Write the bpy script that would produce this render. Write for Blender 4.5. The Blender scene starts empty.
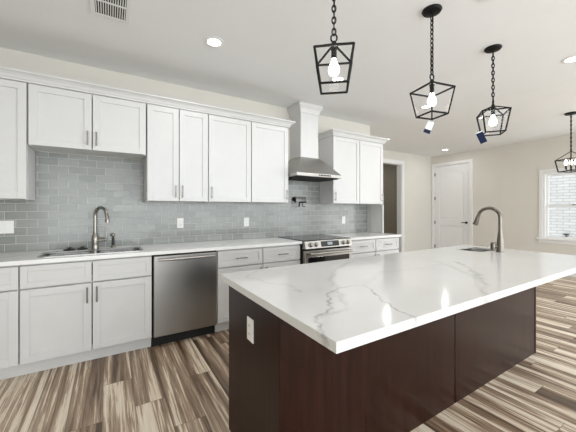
import bpy, bmesh, math, random
from mathutils import Vector, Matrix

random.seed(7)
scene = bpy.context.scene
COL = scene.collection
R = math.radians

# ------------------------------------------------------------------ camera, world, light, exposure
F_PX, YAW, CAM_Z = 291.0, 31.5, 1.30
cam_data = bpy.data.cameras.new('camera')
cam = bpy.data.objects.new('camera', cam_data)
COL.objects.link(cam)
cam.location = (0, 0, CAM_Z)
cam.rotation_euler = (R(90), 0, R(-YAW))
cam_data.sensor_fit = 'HORIZONTAL'
cam_data.sensor_width = 36.0
cam_data.lens = 36.0 * F_PX / 576.0
cam_data.shift_y = -6.5 / 576.0
cam_data.clip_start = 0.02
scene.camera = cam

world = bpy.data.worlds.new('sky')
scene.world = world
world.use_nodes = True
bg = world.node_tree.nodes['Background']
bg.inputs[0].default_value = (0.90, 0.955, 1.0, 1)
bg.inputs[1].default_value = 2.3

def area_light(name, loc, rot, sx, sy, power, color=(1, 1, 1)):
    d = bpy.data.lights.new(name, 'AREA')
    d.shape = 'RECTANGLE'
    d.size, d.size_y = sx, sy
    d.energy, d.color = power, color
    o = bpy.data.objects.new(name, d)
    o.location, o.rotation_euler = loc, rot
    COL.objects.link(o)
    return o
# added area light behind the camera, standing in for unseen glazing
area_light('fill_rear', (2.8, -3.3, 1.05), (R(90), 0, 0), 8.6, 2.05, 150, (0.92, 0.97, 1.0))
# added area light before the solid right wall, brightening the dining side
area_light('fill_right', (7.5, -1.0, 1.45), (R(90), 0, R(90)), 2.6, 2.0, 55, (0.95, 0.98, 1.0))

scene.view_settings.view_transform = 'Standard'
scene.view_settings.look = 'None'
scene.view_settings.gamma = 1.0
scene.view_settings.use_curve_mapping = False
scene.view_settings.exposure = 0.06
scene.cycles.transparent_max_bounces = 32

LAMP_W = 3.5       # each recessed can
BULB_E = 6.5       # pendant bulb emission

# ------------------------------------------------------------------ helpers
ORI = {}
class MB:
    """collects shapes into one mesh"""
    def __init__(self):
        self.bm = bmesh.new()
        self.uvs = False
    def _merge(self, b2, M=None):
        if M is not None:
            bmesh.ops.transform(b2, matrix=M, verts=b2.verts)
        me = bpy.data.meshes.new('tmp')
        b2.to_mesh(me); b2.free()
        self.bm.from_mesh(me)
        bpy.data.meshes.remove(me)
    def box(self, x0, x1, y0, y1, z0, z1, bev=0.0, M=None, seg=1):
        b = bmesh.new()
        bmesh.ops.create_cube(b, size=1.0)
        for v in b.verts:
            v.co = Vector(((x0 + x1) / 2 + v.co.x * (x1 - x0), (y0 + y1) / 2 + v.co.y * (y1 - y0), (z0 + z1) / 2 + v.co.z * (z1 - z0)))
        if bev > 0:
            bmesh.ops.bevel(b, geom=list(b.edges), offset=bev, segments=seg, affect='EDGES', profile=0.5)
        self._merge(b, M)
        return self
    def cyl(self, p0, p1, r, r2=None, n=20, cap=True):
        p0, p1 = Vector(p0), Vector(p1)
        d = p1 - p0
        b = bmesh.new()
        bmesh.ops.create_cone(b, cap_ends=cap, segments=n, radius1=r, radius2=r if r2 is None else r2, depth=d.length)
        M = Matrix.Translation((p0 + p1) / 2) @ d.to_track_quat('Z', 'Y').to_matrix().to_4x4()
        self._merge(b, M)
        return self
    def bar(self, p0, p1, w, up=(0, 0, 1)):
        """square bar between two points"""
        p0, p1 = Vector(p0), Vector(p1)
        d = (p1 - p0); L = d.length; d.normalize()
        u = Vector(up)
        if abs(d.dot(u)) > 0.98: u = Vector((1, 0, 0))
        s = d.cross(u).normalized(); t = s.cross(d)
        b = bmesh.new()
        bmesh.ops.create_cube(b, size=1.0)
        for v in b.verts:
            c = v.co.copy()
            v.co = (p0 + p1) / 2 + s * c.x * w + t * c.y * w + d * c.z * (L + w * 0.5)
        self._merge(b)
        return self
    def lathe(self, prof, loc=(0, 0, 0), n=28, axis=None):
        b = bmesh.new()
        rings = []
        for r, z in prof:
            if r < 1e-5:
                rings.append([b.verts.new((0, 0, z))])
            else:
                rings.append([b.verts.new((r * math.cos(2 * math.pi * i / n), r * math.sin(2 * math.pi * i / n), z)) for i in range(n)])
        for a, c in zip(rings, rings[1:]):
            for i in range(n):
                j = (i + 1) % n
                if len(a) == 1 and len(c) == 1: continue
                if len(a) == 1: b.faces.new((a[0], c[i], c[j]))
                elif len(c) == 1: b.faces.new((a[i], a[j], c[0]))
                else: b.faces.new((a[i], a[j], c[j], c[i]))
        bmesh.ops.recalc_face_normals(b, faces=b.faces)
        M = Matrix.Translation(Vector(loc))
        if axis is not None:
            M = M @ Vector(axis).to_track_quat('Z', 'Y').to_matrix().to_4x4()
        self._merge(b, M)
        return self
    def tube(self, pts, r, n=14, cap=True):
        """pts: list of points, r: radius or list of radii"""
        pts = [Vector(p) for p in pts]
        rs = r if isinstance(r, (list, tuple)) else [r] * len(pts)
        b = bmesh.new()
        rings = []
        ref = None
        for i, p in enumerate(pts):
            t = (pts[min(i + 1, len(pts) - 1)] - pts[max(i - 1, 0)]).normalized()
            if ref is None:
                ref = t.orthogonal().normalized()
            ref = (ref - t * ref.dot(t)).normalized()
            q = t.cross(ref)
            rings.append([b.verts.new(p + (ref * math.cos(2 * math.pi * k / n) + q * math.sin(2 * math.pi * k / n)) * rs[i]) for k in range(n)])
        for a, c in zip(rings, rings[1:]):
            for k in range(n):
                b.faces.new((a[k], a[(k + 1) % n], c[(k + 1) % n], c[k]))
        if cap:
            b.faces.new(rings[0]); b.faces.new(rings[-1])
        bmesh.ops.recalc_face_normals(b, faces=b.faces)
        self._merge(b)
        return self
    def torus(self, loc, ra, rb, r, M=None, n=18, m=8):
        """oval ring in local XZ plane"""
        b = bmesh.new()
        rings = []
        for i in range(n):
            a = 2 * math.pi * i / n
            c = Vector((ra * math.cos(a), 0, rb * math.sin(a)))
            nrm = Vector((math.cos(a) / ra, 0, math.sin(a) / rb)).normalized()
            rings.append([b.verts.new(c + nrm * r * math.cos(2 * math.pi * k / m) + Vector((0, 1, 0)) * r * math.sin(2 * math.pi * k / m)) for k in range(m)])
        for i in range(n):
            a, c = rings[i], rings[(i + 1) % n]
            for k in range(m):
                b.faces.new((a[k], a[(k + 1) % m], c[(k + 1) % m], c[k]))
        bmesh.ops.recalc_face_normals(b, faces=b.faces)
        T = Matrix.Translation(Vector(loc))
        self._merge(b, T if M is None else T @ M)
        return self
    def prism(self, poly, axis, a0, a1, bev=0.0):
        """poly of 2D points extruded along axis ('x': poly is (y,z); 'y': (x,z); 'z': (x,y))"""
        b = bmesh.new()
        def mk(p, a):
            return {'x': (a, p[0], p[1]), 'y': (p[0], a, p[1]), 'z': (p[0], p[1], a)}[axis]
        v0 = [b.verts.new(mk(p, a0)) for p in poly]
        v1 = [b.verts.new(mk(p, a1)) for p in poly]
        b.faces.new(v0); b.faces.new(v1)
        n = len(poly)
        for i in range(n):
            b.faces.new((v0[i], v0[(i + 1) % n], v1[(i + 1) % n], v1[i]))
        bmesh.ops.recalc_face_normals(b, faces=b.faces)
        if bev > 0:
            bmesh.ops.bevel(b, geom=list(b.edges), offset=bev, segments=1, affect='EDGES', profile=0.5)
        self._merge(b)
        return self
    def faces(self, verts, faces):
        b = bmesh.new()
        vs = [b.verts.new(v) for v in verts]
        for f in faces: b.faces.new([vs[i] for i in f])
        bmesh.ops.recalc_face_normals(b, faces=b.faces)
        self._merge(b)
        return self
    def slab_hole(self, outer, holes, z0, z1):
        """flat slab outlined by outer loop with holes (2D loops)"""
        b = bmesh.new()
        edges = []
        for lp in [outer] + holes:
            vs = [b.verts.new((p[0], p[1], z1)) for p in lp]
            for i in range(len(vs)):
                edges.append(b.edges.new((vs[i], vs[(i + 1) % len(vs)])))
        bmesh.ops.triangle_fill(b, use_beauty=True, edges=edges)
        top = list(b.faces)
        for f in top:
            f.normal_update()
            if f.normal.z < 0: f.normal_flip()
        r = bmesh.ops.extrude_face_region(b, geom=top)
        for v in r['geom']:
            if isinstance(v, bmesh.types.BMVert): v.co.z = z0
        bmesh.ops.recalc_face_normals(b, faces=b.faces)
        self._merge(b)
        return self
    def build(self, name, mat, parent=None, local=False, smooth=False, label=None):
        me = bpy.data.meshes.new(name)
        if parent is not None and not local:
            o = ORI[parent.name]
            bmesh.ops.translate(self.bm, vec=-o, verts=self.bm.verts)
        self.bm.to_mesh(me); self.bm.free()
        me.materials.append(mat)
        if smooth:
            for p in me.polygons: p.use_smooth = True
            if hasattr(me, 'set_sharp_from_angle'): me.set_sharp_from_angle(angle=R(38))
        ob = bpy.data.objects.new(name, me)
        COL.objects.link(ob)
        if parent is not None:
            ob.parent = parent
            ORI[ob.name] = ORI[parent.name].copy()
        else:
            ORI[ob.name] = Vector((0, 0, 0))
        if label: ob['label'] = label
        return ob

def tag(o, label, cat, group=None, kind=None):
    o['label'] = label; o['category'] = cat
    if group: o['group'] = group
    if kind: o['kind'] = kind
    return o
def thing(name, label, cat, loc, group=None, kind=None, rotz=0.0):
    o = bpy.data.objects.new(name, None)
    o.empty_display_size = 0.05
    COL.objects.link(o)
    o.location = loc
    o.rotation_euler = (0, 0, rotz)
    ORI[o.name] = Vector(loc)
    return tag(o, label, cat, group, kind)
def struct(name, mb, mat, label, cat, smooth=False):
    o = mb.build(name, mat, smooth=smooth)
    return tag(o, label, cat, kind='structure')
def rrect(x0, x1, y0, y1, r, n=6):
    pts = []
    for cx, cy, a0 in ((x1 - r, y1 - r, 0), (x0 + r, y1 - r, 90), (x0 + r, y0 + r, 180), (x1 - r, y0 + r, 270)):
        for i in range(n + 1):
            a = R(a0 + 90 * i / n)
            pts.append((cx + r * math.cos(a), cy + r * math.sin(a)))
    return pts

# ------------------------------------------------------------------ materials
class NT:
    def __init__(self, name):
        self.m = bpy.data.materials.new(name)
        self.m.use_nodes = True
        self.t = self.m.node_tree
        self.p = self.t.nodes['Principled BSDF']
        self.out = self.t.nodes['Material Output']
    def n(self, typ, **kw):
        nd = self.t.nodes.new(typ)
        for k, v in kw.items(): setattr(nd, k, v)
        return nd
    def l(self, a, b): self.t.links.new(a, b)
    def math(self, op, a, b=None, clamp=False):
        nd = self.n('ShaderNodeMath', operation=op, use_clamp=clamp)
        for i, x in enumerate((a, b)):
            if x is None: continue
            if isinstance(x, (int, float)): nd.inputs[i].default_value = x
            else: self.l(x, nd.inputs[i])
        return nd.outputs[0]
    def vm(self, op, a, b=None, out=0):
        nd = self.n('ShaderNodeVectorMath', operation=op)
        for i, x in enumerate((a, b)):
            if x is None: continue
            if isinstance(x, tuple): nd.inputs[i].default_value = x
            else: self.l(x, nd.inputs[i])
        return nd.outputs['Value'] if op in ('DOT_PRODUCT', 'LENGTH', 'DISTANCE') else nd.outputs[0]
    def scale(self, v, s):
        nd = self.n('ShaderNodeVectorMath', operation='SCALE')
        self.l(v, nd.inputs[0])
        if isinstance(s, (int, float)): nd.inputs['Scale'].default_value = s
        else: self.l(s, nd.inputs['Scale'])
        return nd.outputs[0]
    def ramp(self, fac, stops, interp='LINEAR'):
        nd = self.n('ShaderNodeValToRGB')
        cr = nd.color_ramp
        cr.interpolation = interp
        while len(cr.elements) < len(stops): cr.elements.new(0.5)
        for e, (p, c) in zip(cr.elements, stops):
            e.position = p
            e.color = (c[0], c[1], c[2], 1) if isinstance(c, tuple) else (c, c, c, 1)
        self.l(fac, nd.inputs[0])
        return nd.outputs[0]
    def mix(self, fac, a, b, blend='MIX'):
        nd = self.n('ShaderNodeMix', data_type='RGBA', blend_type=blend)
        for sock, x in ((nd.inputs[0], fac), (nd.inputs[6], a), (nd.inputs[7], b)):
            if isinstance(x, (int, float)): sock.default_value = x
            elif isinstance(x, tuple): sock.default_value = (x[0], x[1], x[2], 1)
            else: self.l(x, sock)
        return nd.outputs[2]
    def noise(self, vec, scale, detail=2.0, rough=0.5, dim='3D', w=None, dist=0.0):
        nd = self.n('ShaderNodeTexNoise', noise_dimensions=dim)
        self.l(vec, nd.inputs['Vector'])
        nd.inputs['Scale'].default_value = scale
        nd.inputs['Detail'].default_value = detail
        nd.inputs['Roughness'].default_value = rough
        nd.inputs['Distortion'].default_value = dist
        if w is not None: self.l(w, nd.inputs['W'])
        return nd
    def pos(self):
        return self.n('ShaderNodeNewGeometry').outputs['Position']
    def mapping(self, vec, scale=(1, 1, 1), loc=(0, 0, 0), rot=(0, 0, 0)):
        nd = self.n('ShaderNodeMapping')
        self.l(vec, nd.inputs[0])
        nd.inputs['Location'].default_value = loc
        nd.inputs['Rotation'].default_value = rot
        nd.inputs['Scale'].default_value = scale
        return nd.outputs[0]
    def bump(self, h, strength, dist=0.01):
        nd = self.n('ShaderNodeBump')
        nd.inputs['Strength'].default_value = strength
        nd.inputs['Distance'].default_value = dist
        self.l(h, nd.inputs['Height'])
        self.l(nd.outputs[0], self.p.inputs['Normal'])

def simple(name, col, rough=0.5, metal=0.0, var=0.0, vscale=(8, 8, 8), coat=0.0, bump=0.0, spec=0.5):
    t = NT(name)
    t.p.inputs['Roughness'].default_value = rough
    t.p.inputs['Metallic'].default_value = metal
    t.p.inputs['Coat Weight'].default_value = coat
    t.p.inputs['Specular IOR Level'].default_value = spec
    nz = t.noise(t.mapping(t.pos(), vscale), 1.0, 4.0)
    v = t.ramp(nz.outputs[0], [(0.3, 1.0 - var), (0.7, 1.0 + 0.0)])
    t.l(t.mix(1.0, (col[0], col[1], col[2]), v, 'MULTIPLY'), t.p.inputs['Base Color'])
    if bump: t.bump(nz.outputs[0], bump, 0.002)
    return t.m

M_CAB = simple('cabinet_paint', (0.68, 0.678, 0.67), 0.38, var=0.03)
M_WALL = simple('wall_paint', (0.70, 0.668, 0.605), 0.8, var=0.03, vscale=(2, 2, 2))
M_CEIL = simple('ceiling_paint', (0.86, 0.862, 0.855), 0.9, var=0.02, vscale=(3, 3, 3))
M_TRIM = simple('trim_paint', (0.82, 0.815, 0.80), 0.4, var=0.02)
M_PLAST = simple('white_plastic', (0.85, 0.845, 0.82), 0.35, var=0.02)
M_BLACK = simple('black_iron', (0.007, 0.0065, 0.006), 0.5, var=0.2, spec=0.2)
M_GAP = simple('dark_recess', (0.01, 0.01, 0.01), 0.8)
M_RUBBER = simple('black_rubber', (0.015, 0.015, 0.016), 0.5)
M_BGLASS = simple('black_ceramic_glass', (0.012, 0.012, 0.013), 0.12)
M_NICKEL = simple('brushed_nickel', (0.33, 0.312, 0.285), 0.27, 1.0, var=0.1)
M_FAUC = simple('brushed_bronze_nickel', (0.19, 0.172, 0.148), 0.3, 1.0, var=0.1)
M_KNOB = simple('knob_steel', (0.35, 0.33, 0.31), 0.3, 1.0)
M_NAVY = simple('navy_ink', (0.006, 0.010, 0.040), 0.6, spec=0.2)
M_PAPER = simple('tag_paper', (0.75, 0.76, 0.78), 0.6)
M_HALL = simple('hall_paint_shaded', (0.42, 0.38, 0.31), 0.8, var=0.05)  # beige walls, base colour darkened to stand for the unlit hallway

def steel(name, col, rough, sc):
    t = NT(name)
    t.p.inputs['Metallic'].default_value = 1.0
    nz = t.noise(t.mapping(t.pos(), sc), 1.0, 3.0)
    t.l(t.mix(1.0, col, t.ramp(nz.outputs[0], [(0.3, 0.86), (0.7, 1.0)]), 'MULTIPLY'), t.p.inputs['Base Color'])
    t.l(t.ramp(nz.outputs[0], [(0.3, rough - 0.05), (0.7, rough + 0.06)]), t.p.inputs['Roughness'])
    return t.m
M_STEEL = steel('stainless', (0.46, 0.44, 0.415), 0.3, (3, 3, 260))
M_STEELH = steel('stainless_hood', (0.46, 0.45, 0.435), 0.34, (220, 3, 3))
M_DW = steel('dark_stainless', (0.40, 0.39, 0.37), 0.33, (1.2, 1.2, 1.2))
M_SINK = steel('sink_steel', (0.55, 0.54, 0.52), 0.22, (5, 60, 60))

def wood_dark():
    t = NT('espresso_wood')
    p = t.mapping(t.pos(), (14, 14, 0.9))
    nz = t.noise(p, 2.2, 5.0, 0.55, dist=0.6)
    c = t.ramp(nz.outputs[0], [(0.25, (0.013, 0.0038, 0.0018)), (0.55, (0.021, 0.0066, 0.0034)), (0.8, (0.034, 0.0115, 0.0064))])
    t.l(c, t.p.inputs['Base Color'])
    t.p.inputs['Roughness'].default_value = 0.3
    t.p.inputs['Specular IOR Level'].default_value = 0.15
    t.bump(nz.outputs[0], 0.05, 0.002)
    return t.m
M_WOOD = wood_dark()

def floor_mat():
    t = NT('multi_tone_planks')
    W, L = 0.185, 1.22
    sep = t.n('ShaderNodeSeparateXYZ')
    t.l(t.pos(), sep.inputs[0])
    X = t.math('ADD', sep.outputs[0], 10.03)
    Y = t.math('ADD', sep.outputs[1], 10.0)
    xi = t.math('FLOOR', t.math('DIVIDE', X, W))
    wn = t.n('ShaderNodeTexWhiteNoise', noise_dimensions='1D')
    t.l(xi, wn.inputs['W'])
    yo = t.math('ADD', t.math('DIVIDE', Y, L), t.math('MULTIPLY', wn.outputs[0], 5.0))
    yi = t.math('FLOOR', yo)
    cid = t.n('ShaderNodeCombineXYZ')
    t.l(xi, cid.inputs[0]); t.l(yi, cid.inputs[1])
    wn2 = t.n('ShaderNodeTexWhiteNoise', noise_dimensions='3D')
    t.l(cid.outputs[0], wn2.inputs['Vector'])
    rnd = wn2.outputs[0]
    off = t.math('MULTIPLY', rnd, 37.0)
    # grain runs along Y; broad colour bands plus fine streaks
    v1 = t.mapping(t.pos(), (1.0, 0.035, 1.0))
    n1 = t.noise(v1, 13.0, 3.0, 0.55, '4D', off, 0.8)
    v2 = t.mapping(t.pos(), (1.0, 0.03, 1.0))
    n2 = t.noise(v2, 75.0, 4.0, 0.7, '4D', off, 0.6)
    fac = t.math('ADD', t.math('MULTIPLY', n1.outputs[0], 1.0), t.math('MULTIPLY', t.math('SUBTRACT', n2.outputs[0], 0.5), 0.50))
    fac = t.math('ADD', fac, t.math('MULTIPLY', t.math('SUBTRACT', rnd, 0.5), 0.14))
    fac = t.math('ADD', t.math('MULTIPLY', t.math('SUBTRACT', fac, 0.5), 1.45), 0.505)
    c = t.ramp(fac, [(0.25, (0.085, 0.052, 0.032)), (0.38, (0.215, 0.142, 0.092)), (0.48, (0.345, 0.245, 0.168)), (0.545, (0.44, 0.335, 0.24)), (0.57, (0.70, 0.585, 0.45)), (0.72, (0.82, 0.73, 0.60))])
    # seams
    fx = t.math('FRACT', t.math('DIVIDE', X, W))
    fy = t.math('FRACT', yo)
    ex = t.math('MULTIPLY', t.math('MINIMUM', fx, t.math('SUBTRACT', 1.0, fx)), W)
    ey = t.math('MULTIPLY', t.math('MINIMUM', fy, t.math('SUBTRACT', 1.0, fy)), L)
    e = t.math('MINIMUM', ex, ey)
    seam = t.ramp(t.math('MULTIPLY', e, 100.0), [(0.06, 0.35), (0.20, 1.0)])
    t.l(t.mix(1.0, c, seam, 'MULTIPLY'), t.p.inputs['Base Color'])
    t.l(t.ramp(n2.outputs[0], [(0.3, 0.30), (0.7, 0.42)]), t.p.inputs['Roughness'])
    hh = t.math('ADD', t.math('MULTIPLY', n2.outputs[0], 0.25), seam)
    t.bump(hh, 0.12, 0.003)
    return t.m
M_FLOOR = floor_mat()

def tile_mat():
    t = NT('grey_glass_subway_tile')
    sep = t.n('ShaderNodeSeparateXYZ')
    t.l(t.pos(), sep.inputs[0])
    cmb = t.n('ShaderNodeCombineXYZ')
    t.l(t.math('ADD', sep.outputs[0], 3.03), cmb.inputs[0])
    t.l(t.math('SUBTRACT', sep.outputs[2], 0.914), cmb.inputs[1])
    bk = t.n('ShaderNodeTexBrick')
    t.l(cmb.outputs[0], bk.inputs['Vector'])
    bk.offset = 0.5
    bk.inputs['Scale'].default_value = 1.0
    bk.inputs['Brick Width'].default_value = 0.1535
    bk.inputs['Row Height'].default_value = 0.0735
    bk.inputs['Mortar Size'].default_value = 0.0022
    bk.inputs['Mortar Smooth'].default_value = 0.25
    bk.inputs['Color1'].default_value = (0.255, 0.265, 0.25, 1)
    bk.inputs['Color2'].default_value = (0.335, 0.345, 0.325, 1)
    bk.inputs['Mortar'].default_value = (0.58, 0.59, 0.57, 1)
    nz = t.noise(t.mapping(t.pos(), (9, 9, 60)), 1.0, 3.0)
    v = t.ramp(nz.outputs[0], [(0.3, 0.88), (0.7, 1.0)])
    t.l(t.mix(1.0, bk.outputs['Color'], v, 'MULTIPLY'), t.p.inputs['Base Color'])
    t.l(t.ramp(bk.outputs['Fac'], [(0.0, 0.16), (1.0, 0.6)]), t.p.inputs['Roughness'])
    t.bump(t.math('SUBTRACT', 1.0, bk.outputs['Fac']), 0.35, 0.003)
    return t.m
M_TILE = tile_mat()

def brick_white():
    t = NT('white_painted_brick')
    sep = t.n('ShaderNodeSeparateXYZ')
    t.l(t.pos(), sep.inputs[0])
    cmb = t.n('ShaderNodeCombineXYZ')
    t.l(sep.outputs[1], cmb.inputs[0]); t.l(sep.outputs[2], cmb.inputs[1])
    bk = t.n('ShaderNodeTexBrick')
    t.l(cmb.outputs[0], bk.inputs['Vector'])
    bk.inputs['Scale'].default_value = 1.0
    bk.inputs['Brick Width'].default_value = 0.26
    bk.inputs['Row Height'].default_value = 0.080
    bk.inputs['Mortar Size'].default_value = 0.010
    bk.inputs['Color1'].default_value = (0.48, 0.472, 0.455, 1)
    bk.inputs['Color2'].default_value = (0.55, 0.545, 0.53, 1)
    bk.inputs['Mortar'].default_value = (0.37, 0.365, 0.348, 1)
    t.l(bk.outputs['Color'], t.p.inputs['Base Color'])
    t.p.inputs['Roughness'].default_value = 0.85
    t.bump(t.math('SUBTRACT', 1.0, bk.outputs['Fac']), 0.6, 0.006)
    return t.m
M_BRICK = brick_white()

def quartz(name, veins, base=(0.88, 0.875, 0.86)):
    """white quartz; veins: list of (polyline of (x,y), half width, strength)"""
    t = NT(name)
    P = t.pos()
    nA = t.noise(P, 7.0, 4.0, 0.6)
    nB = t.noise(P, 28.0, 3.0, 0.6)
    dv = t.vm('ADD', t.scale(t.vm('SUBTRACT', nA.outputs['Color'], (0.5, 0.5, 0.5)), 0.10), t.scale(t.vm('SUBTRACT', nB.outputs['Color'], (0.5, 0.5, 0.5)), 0.03))
    flat = t.vm('MULTIPLY', t.vm('ADD', P, dv), (1.0, 1.0, 0.0))
    brk = t.ramp(t.noise(P, 9.0, 3.0, 0.6).outputs[0], [(0.35, 0.30), (0.55, 1.0)])
    total = None
    for pts, hw, st in veins:
        dmin = None
        for a, b in zip(pts, pts[1:]):
            ba = (b[0] - a[0], b[1] - a[1], 0.0)
            L2 = ba[0] ** 2 + ba[1] ** 2
            pa = t.vm('SUBTRACT', flat, (a[0], a[1], 0.0))
            h = t.math('DIVIDE', t.vm('DOT_PRODUCT', pa, ba), L2, True)
            bn = t.n('ShaderNodeCombineXYZ')
            bn.inputs[0].default_value, bn.inputs[1].default_value = ba[0], ba[1]
            d = t.vm('LENGTH', t.vm('SUBTRACT', pa, t.scale(bn.outputs[0], h)))
            dmin = d if dmin is None else t.math('MINIMUM', dmin, d)
        k = t.math('SUBTRACT', 1.0, t.math('DIVIDE', dmin, hw), True)
        k = t.math('MULTIPLY', t.math('MULTIPLY', t.math('POWER', k, 1.5), st), brk)
        total = k if total is None else t.math('MAXIMUM', total, k)
    cl = t.ramp(t.noise(P, 2.4, 4.0, 0.6).outputs[0], [(0.35, 0.955), (0.65, 1.0)])
    c = t.mix(1.0, base, cl, 'MULTIPLY')
    if total is not None:
        c = t.mix(total, c, (0.27, 0.26, 0.245))
    t.l(c, t.p.inputs['Base Color'])
    t.p.inputs['Roughness'].default_value = 0.11
    t.p.inputs['Specular IOR Level'].default_value = 0.25
    return t.m

def glass_thin(name, tint=(1, 1, 1), refl=0.3):
    t = NT(name)
    t.t.nodes.remove(t.p)
    tr = t.n('ShaderNodeBsdfTransparent'); tr.inputs[0].default_value = (*tint, 1)
    gl = t.n('ShaderNodeBsdfGlossy'); gl.inputs['Roughness'].default_value = 0.0
    fr = t.n('ShaderNodeFresnel')
    bf = t.n('ShaderNodeNewGeometry').outputs['Backfacing']
    t.l(t.math('SUBTRACT', 1.45, t.math('MULTIPLY', bf, 1.45 - 1 / 1.45)), fr.inputs[0])
    mx = t.n('ShaderNodeMixShader')
    t.l(t.math('MULTIPLY', fr.outputs[0], refl), mx.inputs[0]); t.l(tr.outputs[0], mx.inputs[1]); t.l(gl.outputs[0], mx.inputs[2])
    t.l(mx.outputs[0], t.out.inputs[0])
    return t.m
M_GLASS = glass_thin('clear_glass', (1.0, 1.0, 1.0))

def emit(name, col, s):
    t = NT(name)
    t.p.inputs['Base Color'].default_value = (*col, 1)
    t.p.inputs['Emission Color'].default_value = (*col, 1)
    t.p.inputs['Emission Strength'].default_value = s
    return t.m
M_BULB = emit('lit_bulb', (1.0, 0.95, 0.86), BULB_E)
M_CAN = emit('lit_can_lens', (1.0, 0.97, 0.92), 12.0)
M_LCD = emit('oven_clock', (0.30, 0.36, 0.38), 0.25)

# ------------------------------------------------------------------ room shell
YW = 3.56        # kitchen wall
YF = 4.80        # far wall holding the cased opening
XR = 7.60        # right wall
XL = -1.62       # left wall
YB = -3.40       # side behind the camera, left without a wall so sky light enters
ZC = 2.75
XE = 3.85        # kitchen wall end
DOX0, DOX1, DOZ = 5.60, 6.33, 2.45

mb = MB(); mb.box(XL - .15, XR + .15, YB, 7.2, -0.10, 0.0)
struct('floor', mb, M_FLOOR, 'brown and cream multi tone wood plank floor', 'floor')
mb = MB(); mb.box(XL - .15, XR + .15, YB, 7.2, ZC, ZC + 0.12)
struct('ceiling', mb, M_CEIL, 'smooth off white ceiling', 'ceiling')
mb = MB(); mb.box(XL, XE, YW, YW + 0.14, 0, ZC); mb.box(XE - 0.14, XE, YW + 0.14, YF, 0, ZC)
struct('wall_back', mb, M_WALL, 'beige kitchen wall behind the white cabinets', 'wall')
mb = MB(); mb.box(XL - 0.14, XL, YB, YW + .14, 0, ZC)
struct('wall_left', mb, M_WALL, 'beige wall at the left end of the kitchen', 'wall')
mb = MB()
mb.box(XE - 0.14, DOX0, YF, YF + 0.12, 0, ZC); mb.box(DOX1, XR, YF, YF + 0.12, 0, ZC); mb.box(DOX0, DOX1, YF, YF + 0.12, DOZ, ZC)
struct('wall_far', mb, M_WALL, 'pale beige far wall with a tall cased opening', 'wall')
# right wall, with holes for window and door
WY0, WY1, WZ0, WZ1 = 1.42, 2.37, 0.72, 2.06
DY0, DY1, DZ = 3.80, 4.71, 2.47
mb = MB()
T = 0.14
mb.box(XR, XR + T, YB, WY0, 0, ZC); mb.box(XR, XR + T, WY0, WY1, 0, WZ0); mb.box(XR, XR + T, WY0, WY1, WZ1, ZC)
mb.box(XR, XR + T, WY1, DY0, 0, ZC); mb.box(XR, XR + T, DY0, DY1, DZ, ZC); mb.box(XR, XR + T, DY1, YF + .12, 0, ZC)
struct('wall_right', mb, M_WALL, 'pale beige wall with the white door and window', 'wall')
# hallway past the cased opening
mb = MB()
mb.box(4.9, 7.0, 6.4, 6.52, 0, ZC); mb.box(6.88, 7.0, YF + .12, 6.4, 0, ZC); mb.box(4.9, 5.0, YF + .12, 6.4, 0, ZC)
struct('wall_hall', mb, M_HALL, 'beige hallway wall, colour darkened as unlit, seen through the cased opening', 'wall')
# wall outside the window
mb = MB(); mb.box(10.6, 10.8, -4.0, 9.0, -0.5, 4.5)
struct('wall_exterior', mb, M_BRICK, 'white painted brick wall outside the window', 'brick wall')

# baseboards
def bb(mb, x0, x1, y0, y1): mb.box(x0, x1, y0, y1, 0.001, 0.13, 0.003)
mb = MB(); bb(mb, XR - 0.016, XR - 0.001, YB, DY0 - 0.09)
struct('baseboard_right', mb, M_TRIM, 'white baseboard along the window wall', 'baseboard')
mb = MB(); bb(mb, DOX1 + 0.09, XR - 0.02, YF - 0.016, YF - 0.001)
struct('baseboard_far', mb, M_TRIM, 'white baseboard between the cased opening and the corner', 'baseboard')
# cased opening
mb = MB()
CW = 0.085
for s0, s1 in ((DOX0 - CW, DOX0), (DOX1, DOX1 + CW)):
    mb.box(s0, s1, YF - 0.020, YF - 0.001, 0, DOZ, 0.004)
mb.box(DOX0 - CW, DOX1 + CW, YF - 0.020, YF - 0.001, DOZ, DOZ + CW, 0.004)
mb.box(DOX0, DOX0 + 0.018, YF - 0.001, YF + 0.13, 0, DOZ); mb.box(DOX1 - 0.018, DOX1, YF - 0.001, YF + 0.13, 0, DOZ)
mb.box(DOX0, DOX1, YF - 0.001, YF + 0.13, DOZ - 0.018, DOZ)
struct('trim_1', mb, M_TRIM, 'white casing around the tall hallway opening', 'door casing')

# ------------------------------------------------------------------ door_1
d = thing('door_1', 'tall white two panel interior door beside the far corner', 'door', (XR, (DY0 + DY1) / 2, 0), kind='structure')
mb = MB()
mb.box(XR - 0.020, XR - 0.001, DY0 - 0.08, DY0, 0.0, DZ + 0.0, 0.004)
mb.box(XR - 0.020, XR - 0.001, DY1, DY1 + 0.08, 0.0, DZ + 0.0, 0.004)
mb.box(XR - 0.020, XR - 0.001, DY0 - 0.08, DY1 + 0.08, DZ, DZ + 0.075, 0.004)
mb.box(XR + 0.001, XR + T, DY0, DY0 + 0.012, 0, DZ); mb.box(XR + 0.001, XR + T, DY1 - 0.012, DY1, 0, DZ); mb.box(XR + 0.001, XR + T, DY0, DY1, DZ - 0.012, DZ)
mb.build('casing', M_TRIM, d)
mb = MB()
y0, y1 = DY0 + 0.016, DY1 - 0.016
xf = XR + 0.012
mb.box(xf + 0.014, xf + 0.04, y0, y1, 0.008, DZ - 0.016)
st = 0.125
mb.box(xf, xf + 0.016, y0, y0 + st, 0.008, DZ - 0.016, 0.002); mb.box(xf, xf + 0.016, y1 - st, y1, 0.008, DZ - 0.016, 0.002)
mb.box(xf, xf + 0.016, y0 + st, y1 - st, 0.008, 0.24, 0.002)
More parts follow.
